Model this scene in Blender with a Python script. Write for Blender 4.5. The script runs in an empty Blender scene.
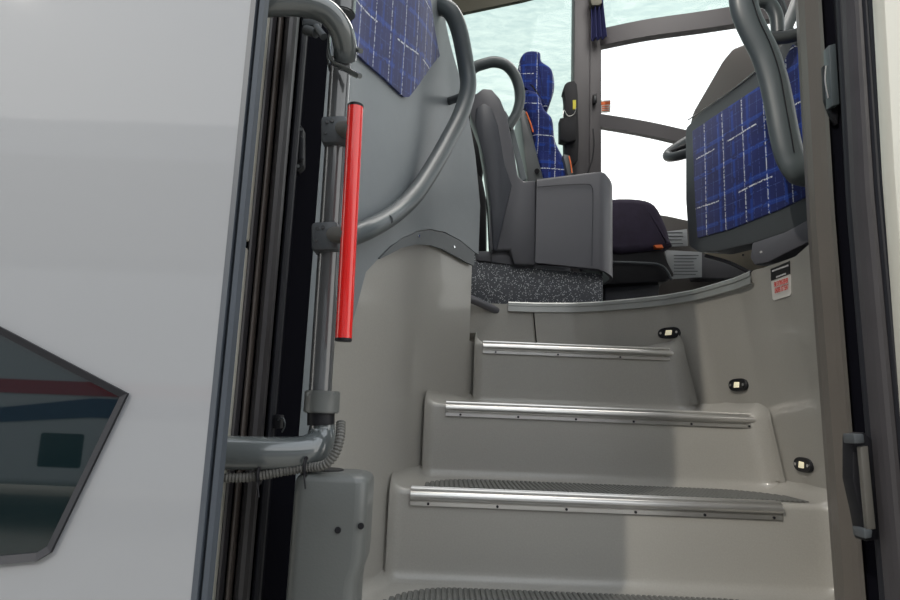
import bpy, bmesh, math, random
from mathutils import Vector, Matrix
from mathutils.geometry import tessellate_polygon
random.seed(4)
sc = bpy.context.scene
col = sc.collection
PI = math.pi

# ------------------------------------------------------------------ camera
F = 650.0
PITCH = math.radians(9.7)
ROLL = math.radians(2.3)
CAM = Vector((0, 0, 1.0))
cd = bpy.data.cameras.new('camera')
cd.lens = F/900*36
cd.sensor_width = 36
cd.clip_start = 0.01
cam = bpy.data.objects.new('camera', cd)
col.objects.link(cam)
RM = Matrix.Rotation(math.radians(90)+PITCH, 3, 'X') @ Matrix.Rotation(ROLL, 3, 'Z')
cam.matrix_world = Matrix.Translation(CAM) @ RM.to_4x4()
sc.camera = cam

# ------------------------------------------------------------------ view, sky and sun
sc.view_settings.view_transform = 'Standard'
sc.view_settings.look = 'None'
sc.view_settings.gamma = 1
sc.view_settings.use_curve_mapping = False
sc.view_settings.exposure = 0.0
w = bpy.data.worlds.new('sky')
sc.world = w
w.use_nodes = True
wn = w.node_tree.nodes
wl = w.node_tree.links
bg = wn['Background']
tc = wn.new('ShaderNodeTexCoord')
sx = wn.new('ShaderNodeSeparateXYZ')
wl.new(tc.outputs['Generated'], sx.inputs[0])
cr = wn.new('ShaderNodeValToRGB')
e = cr.color_ramp.elements
e[0].position = 0.0
e[0].color = (1.0, .965, .91, 1)
e[1].position = 0.95
e[1].color = (.86, .93, 1.0, 1)
wl.new(sx.outputs['Z'], cr.inputs[0])
wl.new(cr.outputs[0], bg.inputs[0])
bg.inputs[1].default_value = 2.1

sun = bpy.data.lights.new('sun', 'SUN')
sun.energy = 1.2
sun.angle = math.radians(0.9)
sun.color = (1.0, .93, .82)
so = bpy.data.objects.new('sun', sun)
col.objects.link(so)
SUN_DIR = Vector((0.77, 1.0, -0.70))      # travels to the right, into the bus and down
so.rotation_euler = SUN_DIR.to_track_quat('-Z', 'Y').to_euler()
so.location = (-4, -6, 6)

# ------------------------------------------------------------------ helpers
def ray(px, py):
    return RM @ Vector(((px-450)/F, (300-py)/F, -1))

def P(px, py, Y):
    d = ray(px, py)
    return CAM + d*(Y/d.y)

def X(px, py, Y):
    return P(px, py, Y).x

def Z(px, py, Y):
    return P(px, py, Y).z

WO = {}

def reg(o, name, parent, origin):
    col.objects.link(o)
    WO[o.name] = Vector(origin)
    if parent:
        o.parent = parent
        o.location = Vector(origin) - WO[parent.name]
    else:
        o.location = origin

def thing(name, loc, label=None, cat=None, group=None):
    o = bpy.data.objects.new(name, None)
    o.empty_display_size = .05
    reg(o, name, None, loc)
    if label: tag(o, label, cat, group)
    return o

def tag(o, label, cat, group=None):
    o['label'] = label
    o['category'] = cat
    if group: o['group'] = group
    return o

class MB:
    def __init__(s):
        s.v = []; s.f = []; s.m = []; s.uv = []
    def add(s, vs, fs, mi=0):
        b = len(s.v)
        s.v += [Vector(v) for v in vs]
        s.f += [tuple(i+b for i in f) for f in fs]
        s.m += [mi]*len(fs)
        return s
    def bm(s, bm, mi=0):
        bm.verts.index_update()
        s.add([v.co.copy() for v in bm.verts], [[v.index for v in f.verts] for f in bm.faces], mi)
        bm.free()
        return s
    def box(s, c, size, rot=None, bev=0, seg=2, mi=0):
        bm = bmesh.new()
        bmesh.ops.create_cube(bm, size=1)
        bmesh.ops.scale(bm, vec=size, verts=bm.verts)
        if bev: bmesh.ops.bevel(bm, geom=bm.edges[:], offset=bev, segments=seg, affect='EDGES', profile=.5)
        M = Matrix.Translation(Vector(c)) @ (rot.to_4x4() if rot else Matrix.Identity(4))
        bmesh.ops.transform(bm, matrix=M, verts=bm.verts)
        return s.bm(bm, mi)
    def span(s, a, b, bev=0, seg=2, mi=0):
        a = Vector(a); b = Vector(b)
        return s.box((a+b)/2, [abs(q) for q in (b-a)], None, bev, seg, mi)
    def cyl(s, a, b, r, n=20, r2=None, mi=0, bev=0):
        a = Vector(a); b = Vector(b); d = b-a
        bm = bmesh.new()
        bmesh.ops.create_cone(bm, cap_ends=True, segments=n, radius1=r, radius2=r if r2 is None else r2, depth=d.length)
        if bev:
            ed = [q for q in bm.edges if any(len(f.verts) > 4 for f in q.link_faces)]
            bmesh.ops.bevel(bm, geom=ed, offset=bev, segments=2, affect='EDGES')
        M = Matrix.Translation((a+b)/2) @ d.to_track_quat('Z', 'Y').to_matrix().to_4x4()
        bmesh.ops.transform(bm, matrix=M, verts=bm.verts)
        return s.bm(bm, mi)
    def tube(s, pts, r, n=16, sub=8, ry=None, up=None, smooth=True, mi=0, rfun=None):
        pts = [Vector(p) for p in pts]
        if smooth and len(pts) > 2: pts = spline(pts, sub)
        rings = []
        N = len(pts)
        ref = Vector(up) if up is not None else None
        prev = None
        for i, p in enumerate(pts):
            t = (pts[min(i+1, N-1)]-pts[max(i-1, 0)]).normalized()
            if ref is not None:
                a = ref - t*ref.dot(t)
            elif prev is None:
                a = t.orthogonal()
            else:
                a = prev - t*prev.dot(t)
            a.normalize()
            prev = a
            b = t.cross(a)
            rr = rfun(i/(N-1)) if rfun else r
            rb = (ry/r*rr) if ry else rr
            rings.append([p + a*rr*math.cos(q*2*PI/n) + b*rb*math.sin(q*2*PI/n) for q in range(n)])
        vs = [v for g in rings for v in g]
        fs = []
        for i in range(N-1):
            for q in range(n):
                fs.append((i*n+q, i*n+(q+1) % n, (i+1)*n+(q+1) % n, (i+1)*n+q))
        fs.append(tuple(range(n))[::-1])
        fs.append(tuple(range((N-1)*n, N*n)))
        return s.add(vs, fs, mi)
    def prism(s, poly, off, bev=0, mi=0):
        """polygon of 3d points extruded by the vector off"""
        poly = [Vector(p) for p in poly]
        off = Vector(off)
        bm = bmesh.new()
        f = bm.faces.new([bm.verts.new(p) for p in poly])
        r = bmesh.ops.extrude_face_region(bm, geom=[f])
        bmesh.ops.translate(bm, vec=off, verts=[g for g in r['geom'] if isinstance(g, bmesh.types.BMVert)])
        bmesh.ops.recalc_face_normals(bm, faces=bm.faces)
        if bev:
            bmesh.ops.bevel(bm, geom=bm.edges[:], offset=bev, segments=2, affect='EDGES', profile=.5)
        return s.bm(bm, mi)
    def grid(s, rows, mi=0):
        n = len(rows[0])
        vs = [v for r in rows for v in r]
        fs = []
        for i in range(len(rows)-1):
            for j in range(n-1):
                fs.append((i*n+j, i*n+j+1, (i+1)*n+j+1, (i+1)*n+j))
        return s.add(vs, fs, mi)
    def build(s, name, mats, parent=None, smooth=40, solid=0, solid_off=-1, subsurf=0, uv=None, kind=None, at=None):
        if not isinstance(mats, (list, tuple)): mats = [mats]
        me = bpy.data.meshes.new(name)
        lo = Vector([min(v[i] for v in s.v) for i in range(3)])
        hi = Vector([max(v[i] for v in s.v) for i in range(3)])
        org = Vector(((lo.x+hi.x)/2, (lo.y+hi.y)/2, lo.z)) if at is None else Vector(at)
        me.from_pydata([tuple(v-org) for v in s.v], [], s.f)
        for m in mats: me.materials.append(m)
        for p, mi in zip(me.polygons, s.m):
            p.material_index = mi
        if uv:
            L = me.uv_layers.new(name='uv')
            for lp in me.loops:
                L.data[lp.index].uv = uv(s.v[lp.vertex_index])
        bm = bmesh.new()
        bm.from_mesh(me)
        bmesh.ops.recalc_face_normals(bm, faces=bm.faces)
        bm.to_mesh(me)
        bm.free()
        if smooth:
            for p in me.polygons: p.use_smooth = True
            me.set_sharp_from_angle(angle=math.radians(smooth))
        o = bpy.data.objects.new(name, me)
        reg(o, name, parent, org)
        if solid:
            md = o.modifiers.new('solid', 'SOLIDIFY')
            md.thickness = solid
            md.offset = solid_off
            if smooth:
                me2 = o.modifiers.new('split', 'EDGE_SPLIT')
                me2.split_angle = math.radians(smooth)
        if subsurf:
            md = o.modifiers.new('sub', 'SUBSURF')
            md.levels = subsurf; md.render_levels = subsurf
        if kind: o['kind'] = kind
        return o

def spline(pts, sub=8):
    out = []
    n = len(pts)
    for i in range(n-1):
        p0 = pts[max(i-1, 0)]; p1 = pts[i]; p2 = pts[i+1]; p3 = pts[min(i+2, n-1)]
        for k in range(sub):
            t = k/sub
            out.append(.5*((2*p1)+(p2-p0)*t+(2*p0-5*p1+4*p2-p3)*t*t+(3*p1-p0-3*p2+p3)*t**3))
    out.append(pts[-1])
    return out

def interp(tab, x):
    if x <= tab[0][0]: return tab[0][1]
    for (a, b), (c, d) in zip(tab, tab[1:]):
        if x <= c: return b+(d-b)*(x-a)/(c-a)
    return tab[-1][1]

# ------------------------------------------------------------------ materials
def mat(name, base, rough=.5, metal=0, spec=.5, noise=0, nscale=20, bump=0, bscale=200, coat=0, coat_ior=1.5, coat_rough=.05, ior=1.5):
    m = bpy.data.materials.new(name)
    m.use_nodes = True
    N = m.node_tree.nodes; L = m.node_tree.links
    b = N['Principled BSDF']
    b.inputs['Base Color'].default_value = (*base, 1)
    b.inputs['Roughness'].default_value = rough
    b.inputs['Metallic'].default_value = metal
    b.inputs['Specular IOR Level'].default_value = spec
    b.inputs['IOR'].default_value = ior
    b.inputs['Coat Weight'].default_value = coat
    b.inputs['Coat IOR'].default_value = coat_ior
    b.inputs['Coat Roughness'].default_value = coat_rough
    t = N.new('ShaderNodeTexCoord')
    if noise:
        n = N.new('ShaderNodeTexNoise')
        n.inputs['Scale'].default_value = nscale
        n.inputs['Detail'].default_value = 5
        L.new(t.outputs['Object'], n.inputs['Vector'])
        mx = N.new('ShaderNodeMix'); mx.data_type = 'RGBA'
        mx.inputs[6].default_value = (*[c*(1-noise) for c in base], 1)
        mx.inputs[7].default_value = (*[min(1, c*(1+noise)) for c in base], 1)
        L.new(n.outputs[0], mx.inputs[0])
        L.new(mx.outputs[2], b.inputs['Base Color'])
    if bump:
        n = N.new('ShaderNodeTexNoise')
        n.inputs['Scale'].default_value = bscale
        n.inputs['Detail'].default_value = 2
        L.new(t.outputs['Object'], n.inputs['Vector'])
        bp = N.new('ShaderNodeBump')
        bp.inputs['Strength'].default_value = bump
        bp.inputs['Distance'].default_value = .002
        L.new(n.outputs[0], bp.inputs['Height'])
        L.new(bp.outputs[0], b.inputs['Normal'])
    return m

def emis(name, c, s):
    m = bpy.data.materials.new(name); m.use_nodes = True
    b = m.node_tree.nodes['Principled BSDF']
    b.inputs['Base Color'].default_value = (*c, 1)
    b.inputs['Emission Color'].default_value = (*c, 1)
    b.inputs['Emission Strength'].default_value = s
    return m

def glass(name, tint, dirt=0.0, rough=0.0, refl=1.5):
    m = bpy.data.materials.new(name); m.use_nodes = True
    N = m.node_tree.nodes; L = m.node_tree.links
    N.remove(N['Principled BSDF'])
    out = N['Material Output']
    tr = N.new('ShaderNodeBsdfTransparent')
    tr.inputs[0].default_value = (*tint, 1)
    gl = N.new('ShaderNodeBsdfGlossy'); gl.inputs['Roughness'].default_value = rough
    fr = N.new('ShaderNodeFresnel'); fr.inputs[0].default_value = refl
    mx = N.new('ShaderNodeMixShader')
    L.new(fr.outputs[0], mx.inputs[0]); L.new(tr.outputs[0], mx.inputs[1]); L.new(gl.outputs[0], mx.inputs[2])
    last = mx
    if dirt:
        t = N.new('ShaderNodeTexCoord')
        mp = N.new('ShaderNodeMapping'); mp.inputs['Scale'].default_value = (1, 1, 3.2)
        mp.inputs['Rotation'].default_value = (0, .3, 0)
        L.new(t.outputs['Object'], mp.inputs[0])
        n = N.new('ShaderNodeTexNoise'); n.inputs['Scale'].default_value = 9; n.inputs['Detail'].default_value = 9
        n.inputs['Roughness'].default_value = .68; n.inputs['Distortion'].default_value = .4
        L.new(mp.outputs[0], n.inputs['Vector'])
        r = N.new('ShaderNodeValToRGB')
        r.color_ramp.elements[0].position = .38
        r.color_ramp.elements[1].position = .66
        L.new(n.outputs[0], r.inputs[0])
        c = N.new('ShaderNodeMix'); c.data_type = 'RGBA'
        c.inputs[6].default_value = (*[q*(1-dirt*.5) for q in tint], 1)
        c.inputs[7].default_value = (min(1, tint[0]*(1+dirt)), min(1, tint[1]*(1+dirt*.7)), min(1, tint[2]*(1+dirt*.5)), 1)
        L.new(r.outputs[0], c.inputs[0])
        L.new(c.outputs[2], tr.inputs[0])
    L.new(last.outputs[0], out.inputs[0])
    return m

def math_node(N, L, op, a, b=None, c=None):
    n = N.new('ShaderNodeMath'); n.operation = op
    for i, q in enumerate((a, b, c)):
        if q is None: continue
        if isinstance(q, (int, float)): n.inputs[i].default_value = q
        else: L.new(q, n.inputs[i])
    return n.outputs[0]

def plaid(name):
    m = bpy.data.materials.new(name); m.use_nodes = True
    N = m.node_tree.nodes; L = m.node_tree.links
    b = N['Principled BSDF']
    b.inputs['Roughness'].default_value = .95
    b.inputs['Specular IOR Level'].default_value = .15
    b.inputs['Sheen Weight'].default_value = .25
    uv = N.new('ShaderNodeUVMap'); uv.uv_map = 'uv'
    nz = N.new('ShaderNodeTexNoise'); nz.inputs['Scale'].default_value = 3.0
    L.new(uv.outputs[0], nz.inputs['Vector'])
    va = N.new('ShaderNodeVectorMath'); va.operation = 'MULTIPLY_ADD'
    L.new(nz.outputs[1], va.inputs[0]); va.inputs[1].default_value = (.012, .03, 0); L.new(uv.outputs[0], va.inputs[2])
    s = N.new('ShaderNodeSeparateXYZ'); L.new(va.outputs[0], s.inputs[0])
    u, v = s.outputs[0], s.outputs[1]
    def lines(c, period, width, off):
        f = math_node(N, L, 'FRACT', math_node(N, L, 'ADD', math_node(N, L, 'DIVIDE', c, period), off))
        d = math_node(N, L, 'ABSOLUTE', math_node(N, L, 'SUBTRACT', f, .5))
        return math_node(N, L, 'LESS_THAN', d, width/period/2)
    def dash(scale, thr):
        n = N.new('ShaderNodeTexNoise'); n.inputs['Scale'].default_value = scale; n.inputs['Detail'].default_value = 3
        L.new(uv.outputs[0], n.inputs['Vector'])
        return math_node(N, L, 'GREATER_THAN', n.outputs[0], thr)
    base = N.new('ShaderNodeMix'); base.data_type = 'RGBA'
    base.inputs[6].default_value = (.006, .010, .055, 1); base.inputs[7].default_value = (.018, .032, .185, 1)
    n0 = N.new('ShaderNodeTexNoise'); n0.inputs['Scale'].default_value = 14; n0.inputs['Detail'].default_value = 6
    L.new(uv.outputs[0], n0.inputs['Vector'])
    L.new(n0.outputs[0], base.inputs[0])
    cur = base.outputs[2]
    def over(cur, fac, colr, k):
        mx = N.new('ShaderNodeMix'); mx.data_type = 'RGBA'
        L.new(math_node(N, L, 'MULTIPLY', fac, k), mx.inputs[0])
        L.new(cur, mx.inputs[6]); mx.inputs[7].default_value = (*colr, 1)
        return mx.outputs[2]
    d1 = dash(22, .44); d2 = dash(160, .47); d3 = dash(9, .45)
    cur = over(cur, math_node(N, L, 'MULTIPLY', lines(u, .062, .010, .2), d1), (.012, .06, .36), .5)
    cur = over(cur, math_node(N, L, 'MULTIPLY', lines(v, .085, .013, .6), d1), (.012, .06, .36), .5)
    cur = over(cur, math_node(N, L, 'MULTIPLY', lines(u, .027, .0014, .3), d2), (.12, .20, .50), .45)
    cur = over(cur, math_node(N, L, 'MULTIPLY', lines(v, .043, .0015, .1), d2), (.10, .18, .50), .4)
    cur = over(cur, math_node(N, L, 'MULTIPLY', lines(u, .083, .0034, .55), d2), (.62, .66, .72), .85)
    cur = over(cur, math_node(N, L, 'MULTIPLY', lines(v, .165, .0042, .35), math_node(N, L, 'MULTIPLY', d2, d3)), (.68, .72, .76), .9)
    L.new(cur, b.inputs['Base Color'])
    return m

def speckle(name):
    m = bpy.data.materials.new(name); m.use_nodes = True
    N = m.node_tree.nodes; L = m.node_tree.links
    b = N['Principled BSDF']; b.inputs['Roughness'].default_value = .55
    t = N.new('ShaderNodeTexCoord')
    v = N.new('ShaderNodeTexVoronoi'); v.inputs['Scale'].default_value = 170
    L.new(t.outputs['Object'], v.inputs['Vector'])
    lt = math_node(N, L, 'LESS_THAN', v.outputs['Distance'], .33)
    n = N.new('ShaderNodeTexNoise'); n.inputs['Scale'].default_value = 90
    L.new(t.outputs['Object'], n.inputs['Vector'])
    k = math_node(N, L, 'MULTIPLY', lt, math_node(N, L, 'GREATER_THAN', n.outputs[0], .46))
    mx = N.new('ShaderNodeMix'); mx.data_type = 'RGBA'
    mx.inputs[6].default_value = (.085, .09, .105, 1); mx.inputs[7].default_value = (.6, .62, .64, 1)
    L.new(k, mx.inputs[0]); L.new(mx.outputs[2], b.inputs['Base Color'])
    return m

M = dict(
    white=mat('white_paint', (.262, .270, .285), .5, spec=.3, coat=1, coat_ior=1.42, coat_rough=.03),
    cream=mat('cream_paint', (.52, .51, .45), .4, coat=.5),
    rubber=mat('black_rubber', (.018, .019, .024), .5, spec=.25, bump=.15, bscale=60),
    edge=mat('grey_rubber_edge', (.05, .06, .075), .45, noise=.15, nscale=15),
    seal=mat('seal_rubber', (.046, .043, .047), .45, noise=.25, nscale=12, bump=.2, bscale=90),
    brown=mat('worn_seal', (.075, .062, .055), .5, noise=.3, nscale=9, bump=.2, bscale=90),
    gap=mat('dark_gap', (.003, .003, .006), .8, spec=.1),
    mould=mat('moulded_grp', (.352, .34, .312), .40, noise=.10, nscale=260, bump=.12, bscale=400, coat=.35, coat_rough=.12),
    panel=mat('grey_panel', (.185, .207, .222), .42, noise=.05, nscale=30, bump=.12, bscale=500),
    band=mat('grey_band', (.11, .122, .13), .5),
    steel=mat('painted_tube', (.10, .112, .115), .16, coat=1, coat_rough=.03),
    tube=mat('post_tube', (.078, .082, .086), .2, coat=.8, coat_rough=.05, noise=.08, nscale=30),
    dgrey=mat('dark_grey_plastic', (.07, .078, .085), .42, bump=.1, bscale=300),
    rail=mat('grey_rail', (.068, .083, .09), .42, coat=.2, coat_rough=.25),
    box=mat('cover_grey', (.115, .122, .118), .38, bump=.1, bscale=300, noise=.05),
    barrier=mat('barrier_plastic', (.092, .092, .106), .45, bump=.12, bscale=300),
    barrier_d=mat('barrier_plastic_dark', (.042, .046, .06), .45, bump=.1, bscale=300),
    red=mat('red_plastic', (.72, .012, .010), .22, coat=.6),
    alu=mat('aluminium', (.62, .61, .59), .3, metal=.85, noise=.06, nscale=40),
    chrome=mat('chrome', (.8, .8, .8), .12, metal=1),
    black=mat('black_plastic', (.010, .010, .013), .5, spec=.3),
    blackm=mat('black_matte', (.010, .010, .013), .8),
    mat_=mat('ribbed_mat', (.12, .122, .115), .55, noise=.3, nscale=60),
    beige=mat('beige_tray', (.78, .70, .56), .6, bump=.2),
    pillar=mat('window_pillar', (.058, .053, .058), .55),
    post=mat('brown_grey_pillar', (.118, .105, .092), .45, noise=.12, nscale=6, bump=.15, bscale=120),
    rust=mat('brown_pillar_low', (.15, .10, .07), .5, noise=.3, nscale=5),
    olive=mat('olive_blind', (.12, .115, .09), .8),
    curtain=mat('navy_curtain', (.018, .022, .10), .95),
    cushion=mat('dark_cushion', (.03, .022, .045), .9, noise=.4, nscale=25),
    orange=mat('orange_trim', (.75, .16, .04), .7),
    conduit=mat('conduit', (.12, .118, .11), .5),
    paper=mat('paper', (.40, .42, .44), .7),
    paper_d=mat('paper_print', (.12, .13, .14), .7),
    sticker=mat('white_sticker', (.72, .70, .66), .5),
    stick_k=mat('black_sticker', (.012, .012, .014), .4),
    redink=mat('red_ink', (.60, .06, .05), .6),
    whiteink=mat('white_ink', (.6, .6, .6), .6),
    navy=mat('navy_stripe', (.01, .015, .09), .4),
    redstripe=mat('red_stripe', (.30, .012, .03), .4),
    coachwhite=mat('coach_white', (.42, .45, .49), .4),
    tyre=mat('tyre', (.02, .02, .02), .8),
    asphalt=mat('concrete_ground', (.40, .375, .33), .85, noise=.2, nscale=3),
    dash=mat('dash_plastic', (.10, .092, .088), .5, bump=.1),
    lens=emis('step_light_lens', (.9, .82, .58), .35),
    yellow=mat('yellow_tag', (.7, .62, .05), .6),
)
M['fabric'] = plaid('blue_plaid')
M['speck'] = speckle('speckled_vinyl')
M['tint'] = glass('tinted_glass', (.60, .672, .655), dirt=.09, refl=1.2)
M['clear'] = glass('clear_glass', (.93, .94, .94))
M['door_glass'] = mat('door_glass', (.004, .011, .013), .02, spec=.9)

# ------------------------------------------------------------------ levels of the stairwell
ZA, ZB, ZC, ZD, ZE = 1-.372, 1-.175, 1+.022, 1+.219, 1+.39
YA, YB, YC, YD, YE = 1.24, 1.51, 1.78, 2.05, 2.30
CEIL = 3.60
YF = 3.35
# plan curves (Y -> X) of the two side walls, low and at the cab floor
RW_LOW = [(1.22, .76), (1.30, .81), (1.40, .86), (1.51, .895), (1.65, .90), (1.78, .893), (1.92, .87), (2.05, .825), (2.13, .77), (2.20, .68), (2.25, .58), (2.28, .48), (2.298, .36)]
RW_TOP = [(1.22, .725), (1.30, .745), (1.42, .775), (1.60, .795), (1.75, .79), (1.86, .768), (1.95, .745), (2.05, .69), (2.13, .62), (2.22, .52), (2.27, .43), (2.298, .30)]
LW = [(1.16, -.235), (1.25, -.205), (1.40, -.155), (1.51, -.118), (1.65, -.10), (1.78, -.068), (1.90, -.01), (2.05, .08), (2.15, .12), (2.32, .17), (2.45, .21)]

def xr(y, z):
    t = min(1, max(0, (z-ZB)/(ZE-ZB)))
    return interp(RW_LOW, y)*(1-t) + interp(RW_TOP, y)*t

def xl(y):
    return sum(interp(LW, y+d*.012) for d in range(-7, 8))/15

# ================================================================== SETTING
g = MB().add([(-30, -30, 0), (30, -30, 0), (30, 30, 0), (-30, 30, 0)], [(0, 1, 2, 3)])
g.build('ground', M['asphalt'], kind='structure')

# --- left moulded wall of the stairwell
ys = [1.16+i*(2.45-1.16)/48 for i in range(49)]
rows = []
for z in [.55+i*(1.50-.55)/24 for i in range(25)]:
    rows.append([(xl(y), y, z) for y in ys])
ZLW = Z(420, 225, 1.8)
zs = [.35, .6, .8, 1.0, 1.1, ZD, 1.3, ZE, ZLW+.15]
jc = max(j for j, y in enumerate(ys) if y <= 2.045)
m = MB()
m.v = [Vector((xl(y), y, z)) for z in zs for y in ys]
for i in range(len(zs)-1):
    for j in range(len(ys)-1):
        if j >= jc and zs[i] >= ZD-.001: continue
        m.f.append((i*len(ys)+j, i*len(ys)+j+1, (i+1)*len(ys)+j+1, (i+1)*len(ys)+j)); m.m.append(0)
m.grid([[(.02, y, z) for y in (2.03, 2.2, 2.4)] for z in (ZD-.02, 1.3, ZE)])
wl_ = m.build('wall_left', M['mould'], kind='structure', solid=.012, solid_off=0)

# --- right moulded wall: follows both curves, top edge is the cab floor edge
def right_wall():
    m = MB()
    rows = []
    n = 80
    for j in range(n+1):
        t = j/n
        y = 1.22 + (2.298-1.22)*(1-(1-t)**1.9)
        cl = []
        ztop = ZE if y > 1.67 else ZE + .006 - .022*min(1, (1.67-y)/.25)
        for z in [.35+(ztop-.35)*k/24 for k in range(25)]:
            cl.append((xr(y, z), y, z))
        rows.append(cl)
    m.grid(rows)
    return m.build('wall_right', M['mould'], kind='structure', solid=.010, solid_off=0, smooth=60)
right_wall()

# --- staircase: moulded steps with blended fillets
def stair_profile():
    levels = [(YA, .35, ZA), (YB, ZA, ZB), (YC, ZB, ZC), (YD, ZC, ZD), (YE+.0, ZD, ZE)]
    pts = []   # (y,z, ny,nz)
    rc, rn = .028, .014
    for i, (y, z0, z1) in enumerate(levels):
        if i:
            for k in range(7):   # concave fillet at the foot
                a = k/6*PI/2
                cy, cz = y-rc, z0+rc
                pts.append((cy+rc*math.sin(a), cz-rc*math.cos(a), -math.sin(a), math.cos(a)))
        for q in (.3, .6):
            pts.append((y, z0+(z1-z0)*q, -1, 0))
        if i == 4:
            pts.append((y, z1-.003, -1, 0))
            continue
        for k in range(6):
            a = k/5*PI/2
            pts.append((y+rn-rn*math.cos(a), z1-rn+rn*math.sin(a), -math.cos(a), math.sin(a)))
        nxt = levels[i+1][0] if i+1 < len(levels) else y+.06
        for q in (.35, .7):
            pts.append((y+(nxt-rc-y)*q, z1, 0, 1))
    return pts
def stairs():
    m = MB()
    rows = []
    r = .045
    for (y, z, ny, nz) in stair_profile():
        a = (xl(y)+.0062 if y < 2.075 else .026); b = xr(y, z)-.0055
        row = []
        W_ = b-a
        ts = [0, .02, .05, .1, .17, .27, .42, .66, 1]
        ra, rb_ = .032, interp([(2.06, .058), (2.2, .02), (2.28, .008)], y)
        us = [t*ra for t in ts] + [ra+(W_-ra-rb_)*k/14 for k in range(1, 14)] + [W_-t*rb_ for t in ts[::-1]]
        for u in us:
            r = ra if u < W_/2 else rb_
            d = min(u, W_-u)
            f = (r-math.sqrt(max(0, r*r-(r-d)**2))) if d < r else 0
            row.append((a+u, y+ny*f, z+nz*f))
        rows.append(row)
    m.grid(rows)
    return m
st = thing('entry_steps', ((.35), YB, .35), 'moulded warm grey entry steps with metal nosings rising into the coach', 'steps')
stairs().build('step_moulding', M['mould'], st, smooth=60)

def nosing(pxl, pyl, pxr, pyr, Y, zt):
    x0 = X(pxl, pyl, Y); x1 = X(pxr, pyr, Y)
    prof = [(.030, -.002), (.030, .0035), (.022, .0040), (.020, .000), (.016, .000), (.014, .0045), (.006, .0050), (.004, .000), (.0005, .000), (-.0010, .0052),
            (-.0040, .0045), (-.0050, .0015), (-.0030, -.0015), (-.0065, -.0035), (-.0120, -.0060), (-.0145, -.0100), (-.0145, -.0150), (-.0115, -.0190), (-.0030, -.0205), (-.0010, -.0230),
            (-.0030, -.0250), (-.0065, -.0260), (-.0065, -.0345), (-.001, -.0355), (0.0, -.0)]
    m = MB()
    n = len(prof)
    A = [(x0, Y+a, zt+b) for a, b in prof]
    B = [(x1, Y+a, zt+b) for a, b in prof]
    fs = [(i, (i+1) % n, n+(i+1) % n, n+i) for i in range(n)]
    m.add(A+B, fs + [tuple(range(n)), tuple(range(n, 2*n))])
    o = m.build('step_nosing', M['alu'], st, smooth=35)
    k = max(2, int((x1-x0)/.13))
    for i in range(k):
        x = x0+.04+(x1-x0-.06)*i/(k-1)
        MB().cyl((x, Y-.0095, zt-.030), (x, Y-.004, zt-.030), .0030, 10).build('screw', M['black'], o)
    return o
nosing(411, 490, 781, 512, YB, ZB)
nosing(446, 404, 755, 420, YC, ZC)
nosing(483, 346, 688, 356, YD, ZD)
# lowest nosing
m = nosing(368, 600, 760, 618, YA, ZA)

def tread_mat(y0, y1, z, inset=.045, n_rib=None):
    """ribbed rubber mat with rounded back corners; ribs run front to back"""
    m = MB()
    a = xl((y0+y1)/2)+inset; b = xr(y0, z)-inset
    pitch = .0115
    n = int((b-a)/pitch)
    for i in range(n):
        x = a+i*pitch
        # back limit follows a rounded outline
        t = (x-a)/(b-a)
        back = y1
        for d in (t*(b-a), (1-t)*(b-a)):
            if d < .16: back = min(back, y0+.02+(y1-y0-.02)*math.sqrt(max(0, 1-((.16-d)/.16)**2)))
        lim = y0
        while xl(lim+.01)+inset*.6 < x and lim < back: lim += .01
        back = min(back, lim)
        if back < y0+.025: continue
        m.add([(x, y0, z+.001), (x+pitch, y0, z+.001), (x+pitch, back, z+.001), (x, back, z+.001),
               (x+.0022, y0, z+.0045), (x+pitch-.0042, y0, z+.0045), (x+pitch-.0042, back-.003, z+.0045), (x+.0022, back-.003, z+.0045)],
              [(4, 5, 6, 7), (0, 4, 7, 3), (5, 1, 2, 6), (7, 6, 2, 3), (0, 1, 5, 4), (3, 2, 1, 0)])
    return m.build('tread_mat', M['mat_'], st, smooth=0)
tread_mat(YA+.032, YB-.045, ZA)
tread_mat(YB+.032, YC-.035, ZB)
tread_mat(YC+.032, YD-.045, ZC)
tread_mat(YD+.032, YE-.055, ZD)

# --- cab floor, with the stairwell cut out of it
edge = [(xr(y, ZE), y) for y in [1.67+i*(2.30-1.67)/30 for i in range(31)]]
poly = [(-3.0, 3.42)] + [(-3.0, 1.0), (-.30, 1.0), (-.30, 2.335), (.15, 2.335)] + edge[::-1] + [(xr(1.67, ZE)+.04, 1.60), (xr(1.67, ZE)+.04, 1.25), (2.6, 1.0), (2.6, 3.42)]
v3 = [Vector((x, y, ZE)) for x, y in poly]
tri = tessellate_polygon([v3])
MB().add(v3, [tuple(t) for t in tri]).build('floor', M['blackm'], kind='structure', solid=.02, solid_off=-1, smooth=0)

# --- shell: ceiling, far side wall with windows, ends
xp1 = X(600, 90, YF)
CP = [(-3.0, .98, CEIL), (2.24, .98, CEIL), (2.21, 2.1, CEIL), (2.04, 2.55, CEIL), (1.75, 2.93, CEIL), (1.37, 3.12, CEIL), (.72, YF, CEIL), (-3.0, YF, CEIL)]
MB().prism(CP, (0, 0, .06)).build('ceiling', M['panel'], kind='structure', smooth=0)
FSILL = ZE+.42
MB().span((-3.0, YF, .3), (.70, YF+.05, FSILL)).build('wall_far', M['barrier_d'], kind='structure', smooth=0)
MB().span((-3.0, .98, .3), (-2.95, YF+.05, CEIL)).build('wall_rear', M['barrier_d'], kind='structure', smooth=0)

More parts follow.
